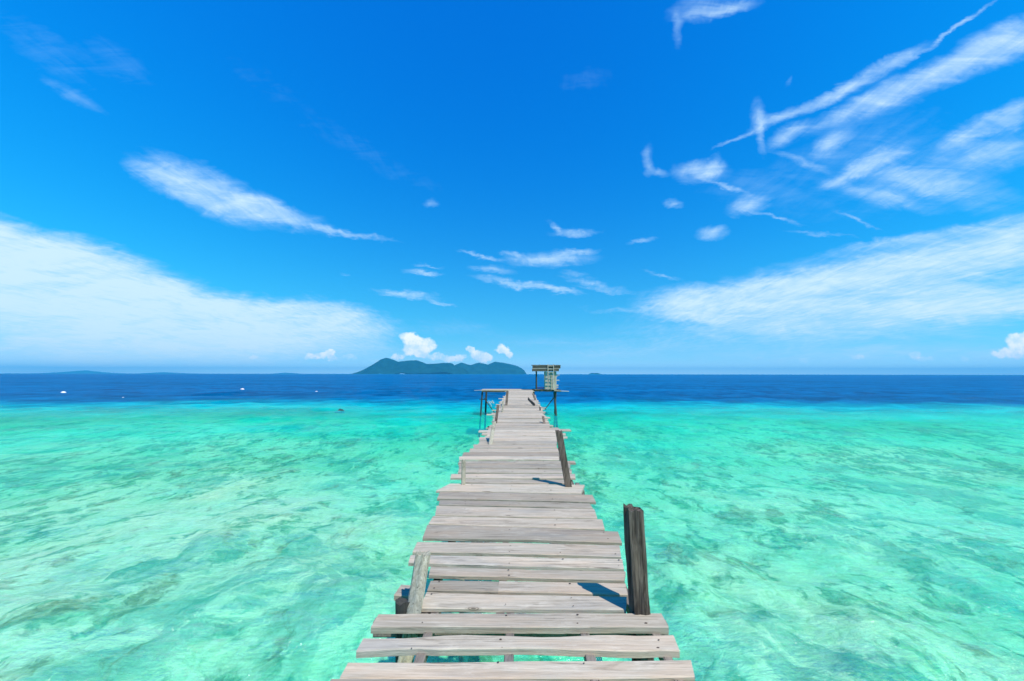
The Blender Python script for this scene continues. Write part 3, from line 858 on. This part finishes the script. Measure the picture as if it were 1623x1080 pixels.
# tall piles of the platform with braces
def pile(px_top, px_base, py_base, yd, w=.13, seed=1):
    b = at(px_base, py_base, yd); b.z = -2.4
    tpt = at(px_top, 618, yd); tpt.z = pz - .12
    bb = at(px_base, py_base, yd)
    dirv = (tpt - bb).normalized(); b = bb - dirv * 2.4
    rough_post('pile', b, tpt, w, w, pile_wood, ring=10, seg=10, amp=.06, seed=seed, square=.1)
pile(764.5, 761.5, 663, 35.9 + .5, .12, 51)
pile(771, 769.5, 655, 39.4, .15, 52)
pile(878.5, 881.5, 661, 36.4, .16, 53)
pile(881, 879.5, 652, 38.4, .13, 54)
pile(806, 804, 655, 37.6, .13, 55)
pile(846, 847, 655, 37.6, .13, 56)
box('brace', at(767, 631, 36.4), at(784, 655, 36.6), .06, .06, pile_wood, pier, seg=4, jit=.006)
box('brace', at(878.5, 629.5, 36.5), at(863.5, 649.5, 36.6), .07, .07, pile_wood, pier, seg=4, jit=.006)
box('brace', at(760, 633, 36.45), at(772, 634, 39.3), .05, .05, pile_wood, pier, seg=4, jit=.006)
# frayed strands hanging from the left brace
V, F = [], []
for i in range(9):
    p = at(772 + rnd.uniform(0, 9), 633 + rnd.uniform(0, 9), 36.5)
    q_ = p + Vector((rnd.uniform(.05, .2), rnd.uniform(-.05, .05), rnd.uniform(-.25, -.12)))
    k = len(V); rr = .022
    for e in (p, q_):
        for j in range(4): V.append((e.x + math.cos(j * 1.57) * rr, e.y + math.sin(j * 1.57) * rr, e.z))
    for j in range(4): F.append((k + j, k + (j + 1) % 4, k + 4 + (j + 1) % 4, k + 4 + j))
    F.append((k + 3, k + 2, k + 1, k)); F.append((k + 4, k + 5, k + 6, k + 7))
o = mesh_obj('frayed_rope', V, F, rope_mat, None); under(o, pier)

# ------------------------------------------------------------------ hut on the end platform
hut = tag(empty('wooden_hut', (2.0, 36.9, pz + .05)), 'small open shelter with dark flat roof on the right end of the pier platform', 'hut')
HY = 36.45
fz = pz + .05
rt = at(865, 579.5, HY).z; rb = at(865, 588, HY).z
hx0, hx1 = at(845.5, 585, HY).x, at(886, 585, HY).x
# corner posts
for (xa, ya) in ((hx0 + .25, HY), (hx0 + .25, HY + 1.7), (hx1 - .3, HY + 1.7), (hx1 - .32, HY + .02)):
    box('corner_post', (xa, ya, fz), (xa, ya, rb + .05), .065, .065, green_wood, hut, seg=3, jit=.003)
# roof: front fascia boards, then the boards of the sloping top
for i, (z0, z1, mat_) in enumerate(((rb - .04, rb + .15, green_wood), (rb + .152, rb + .19, pale_wood), (rb + .192, rt - .017, green_wood))):
    ins = .06 * i
    box('fascia_board', (hx0 - .12 + ins * .3, HY - .22 + .01 * i, (z0 + z1) / 2), (hx1 - .02 + ins, HY - .22 + .01 * i, (z0 + z1) / 2), .03, z1 - z0, mat_, hut, seg=6, jit=.003)
for i in range(12):
    y0 = HY - .15 + i * .185
    z0 = rt + .0 + i * .006
    box('roof_board', (hx0 - .10 + rnd.uniform(-.04, .04), y0, z0), (hx1 + .12 + rnd.uniform(-.04, .04), y0, z0), .175, .03, green_wood if i % 3 else beam_wood, hut, seg=3, jit=.003)
for xa in (hx0 + .1, (hx0 + hx1) / 2, hx1 - .15):
    box('roof_beam', (xa, HY - .1, rb + .02), (xa, HY + 1.95, rb + .06), .06, .08, beam_wood, hut, seg=2)
# front wall of upright bleached boards on the right half
xw = at(862.5, 600, HY).x; xe = at(880, 600, HY).x
k = 0
while xw < xe:
    w = rnd.uniform(.075, .11)
    box('wall_board', (xw + w / 2, HY - .06, fz - .02), (xw + w / 2 + rnd.uniform(-.01, .01), HY - .06, rb - .06 + rnd.uniform(-.02, .01)), w, .022,
        pale_wood if rnd.random() < .75 else grey_wood, hut, up=(0, 1, 0), seg=2, jit=.002)
    xw += w + .004
# boards of the side wall poking past the corner
for i, (py, l) in enumerate(((594.5, 887), (596.8, 883.5), (599.5, 882), (603, 886.5), (606.5, 882), (611, 885), (614, 884.8))):
    p0 = at(879, py, HY + .05); p1 = at(l, py + rnd.uniform(-.3, .3), HY + .05)
    box('side_board', p0, p1, .03, .10 if i in (5, 6) else .07, pale_wood, hut, seg=2, jit=.002)
for i in range(8):
    zz = fz + .06 + i * .17
    box('side_board', (xe + .02, HY + .12, zz), (xe + .02, HY + 1.6, zz), .025, .13, pale_wood if i % 2 else grey_wood, hut, seg=2)
# blue painted low rail in the open bay
box('blue_rail', at(851.5, 614.7, HY), at(861.5, 614.7, HY), .04, .13, blue_paint, hut, seg=2)
# rear horizontal rail
box('rear_rail', (hx0 + .25, HY + 1.7, fz + .10), (hx1 - .3, HY + 1.7, fz + .10), .05, .06, green_wood, hut, seg=2)

# ------------------------------------------------------------------ ladder
lad = tag(empty('ladder', (at(873, 617, HY - .35).x, HY - .4, fz)), 'pale wooden ladder leaning against the front of the hut up to its roof', 'ladder')
b0 = at(868.6, 616, HY - .42); b1 = at(868.4, 577.5, HY - .28)
c0 = at(878.6, 616, HY - .42); c1 = at(877.2, 577.5, HY - .28)
b0.z = fz; c0.z = fz
box('side_rail', b0, b1, .05, .05, pale_wood, lad, seg=2)
box('side_rail', c0, c1, .05, .05, pale_wood, lad, seg=2)
for i in range(8):
    t_ = (i + .45) / 8
    p = b0.lerp(b1, t_); q_ = c0.lerp(c1, t_)
    box('rung', p, q_, .04, .04, pale_wood, lad)

# ------------------------------------------------------------------ buoys
def buoy(px, py, rad, label, group='white mooring buoys'):
    d = px_dir(px, py); s = -CAM_H / d[2]
    X, Y = d[0] * s, d[1] * s
    root = tag(empty('buoy', (X, Y, 0)), label, 'buoy', group)
    # float: a squat lathe with a waist line
    prof = [(-.55, .0), (-.5, .55), (-.3, .85), (-.05, 1.0), (.0, 1.06), (.05, 1.0), (.35, .86), (.6, .55), (.7, .2), (.72, 0)]
    n = 16; V = []; F = []
    for h, r_ in prof:
        for j in range(n): V.append((math.cos(6.2832 * j / n) * r_ * rad, math.sin(6.2832 * j / n) * r_ * rad, h * rad))
    for i in range(len(prof) - 1):
        for j in range(n): F.append((i * n + j, i * n + (j + 1) % n, (i + 1) * n + (j + 1) % n, (i + 1) * n + j))
    o = mesh_obj('float', V, F, buoy_white, root, smooth=True)
    # lifting eye on top
    V = []; F = []; rr = rad * .16; tr_ = rad * .05
    for i in range(10):
        a = 6.2832 * i / 10
        for j in range(5):
            b = 6.2832 * j / 5
            V.append(((rr + tr_ * math.cos(b)) * math.cos(a), tr_ * math.sin(b), rad * .80 + (rr + tr_ * math.cos(b)) * math.sin(a)))
    for i in range(10):
        for j in range(5): F.append((i * 5 + j, ((i + 1) % 10) * 5 + j, ((i + 1) % 10) * 5 + (j + 1) % 5, i * 5 + (j + 1) % 5))
    mesh_obj('mooring_eye', V, F, rust, root, smooth=True)
    root.rotation_euler = (R(rnd.uniform(-8, 8)), R(rnd.uniform(-8, 8)), rnd.random() * 6)
    return root
buoy(100.5, 623, .36, 'white buoy farthest to the left on the dark blue water')
buoy(384, 618, .38, 'white buoy on the deep water, farthest out of the big ones left of the island')
buoy(501.5, 622, .28, 'white buoy on the blue water below the left foot of the island')
buoy(195, 631, .15, 'tiny white float nearer the reef edge right of the leftmost buoy')
for i, (px, py) in enumerate([(672, 628.5), (683, 630.5), (700, 627.5), (709, 629), (722, 626), (731, 628.5), (744, 631.5), (757, 629)]):
    buoy(px, py, .11, ['tiny white float at the left end of the loose row, farthest from the pier', 'second tiny float from the left end of the row left of the pier', 'third tiny float from the left end of the row left of the pier', 'fourth tiny float from the left, near the middle of the row by the pier', 'fifth tiny float from the left, farthest out of the row by the pier', 'third tiny float from the right end of the row by the pier', 'second tiny float from the right, the nearest of the row by the pier', 'tiny white float at the right end of the row, closest to the pier platform'][i], 'row of tiny floats by the pier end')
buoy(1186, 642.5, .17, 'small white float on the reef edge right of the pier')

# dark rock breaking the surface at the reef edge
d = px_dir(539, 652.5); s = -CAM_H / d[2]
rx, ry = d[0] * s, d[1] * s
V = []; F = []; n = 18
for i in range(8):
    ph = i / 7 * math.pi / 2
    for j in range(n):
        a = 6.2832 * j / n
        k = 1 + .9 * (float(fbm(np.array([math.cos(a) * 1.8 + i * .5]), np.array([math.sin(a) * 1.8 + i * .3]), 4, 77)[0]) - .5) * 2
        V.append((math.cos(a) * math.cos(ph) * .36 * k, math.sin(a) * math.cos(ph) * .28 * k, -.12 + math.sin(ph) * .26 * (k if i < 7 else 1)))
for i in range(7):
    for j in range(n): F.append((i * n + j, i * n + (j + 1) % n, (i + 1) * n + (j + 1) % n, (i + 1) * n + j))
o = mesh_obj('rock', V, F, rock_mat, None); o.location = (rx, ry, 0)
tag(o, 'small dark rock breaking the surface at the reef edge left of the pier', 'rock')

# ------------------------------------------------------------------ sea haze
HZ = 9.5e-5
hz = bpy.data.materials.new('sea_haze'); hz.use_nodes = True
t = NT(hz.node_tree)
pvn = t.new('ShaderNodeVolumePrincipled')
pvn.inputs['Color'].default_value = (0.08, 0.62, 1.0, 1)
pvn.inputs['Density'].default_value = HZ
pvn.inputs['Anisotropy'].default_value = 0.0
oo = t.new('ShaderNodeOutputMaterial'); t.l.new(pvn.outputs[0], oo.inputs['Volume'])
X0 = 17000; z0, z1 = -26.0, 215.0
V = [(sx * X0, sy * X0, z_) for z_ in (z0, z1) for sx, sy in ((-1, -1), (1, -1), (1, 1), (-1, 1))]
F = [(3, 2, 1, 0), (4, 5, 6, 7), (0, 1, 5, 4), (1, 2, 6, 5), (2, 3, 7, 6), (3, 0, 4, 7)]
o = mesh_obj('haze', V, F, hz); tag(o, 'thin blue sea haze', kind='stuff')
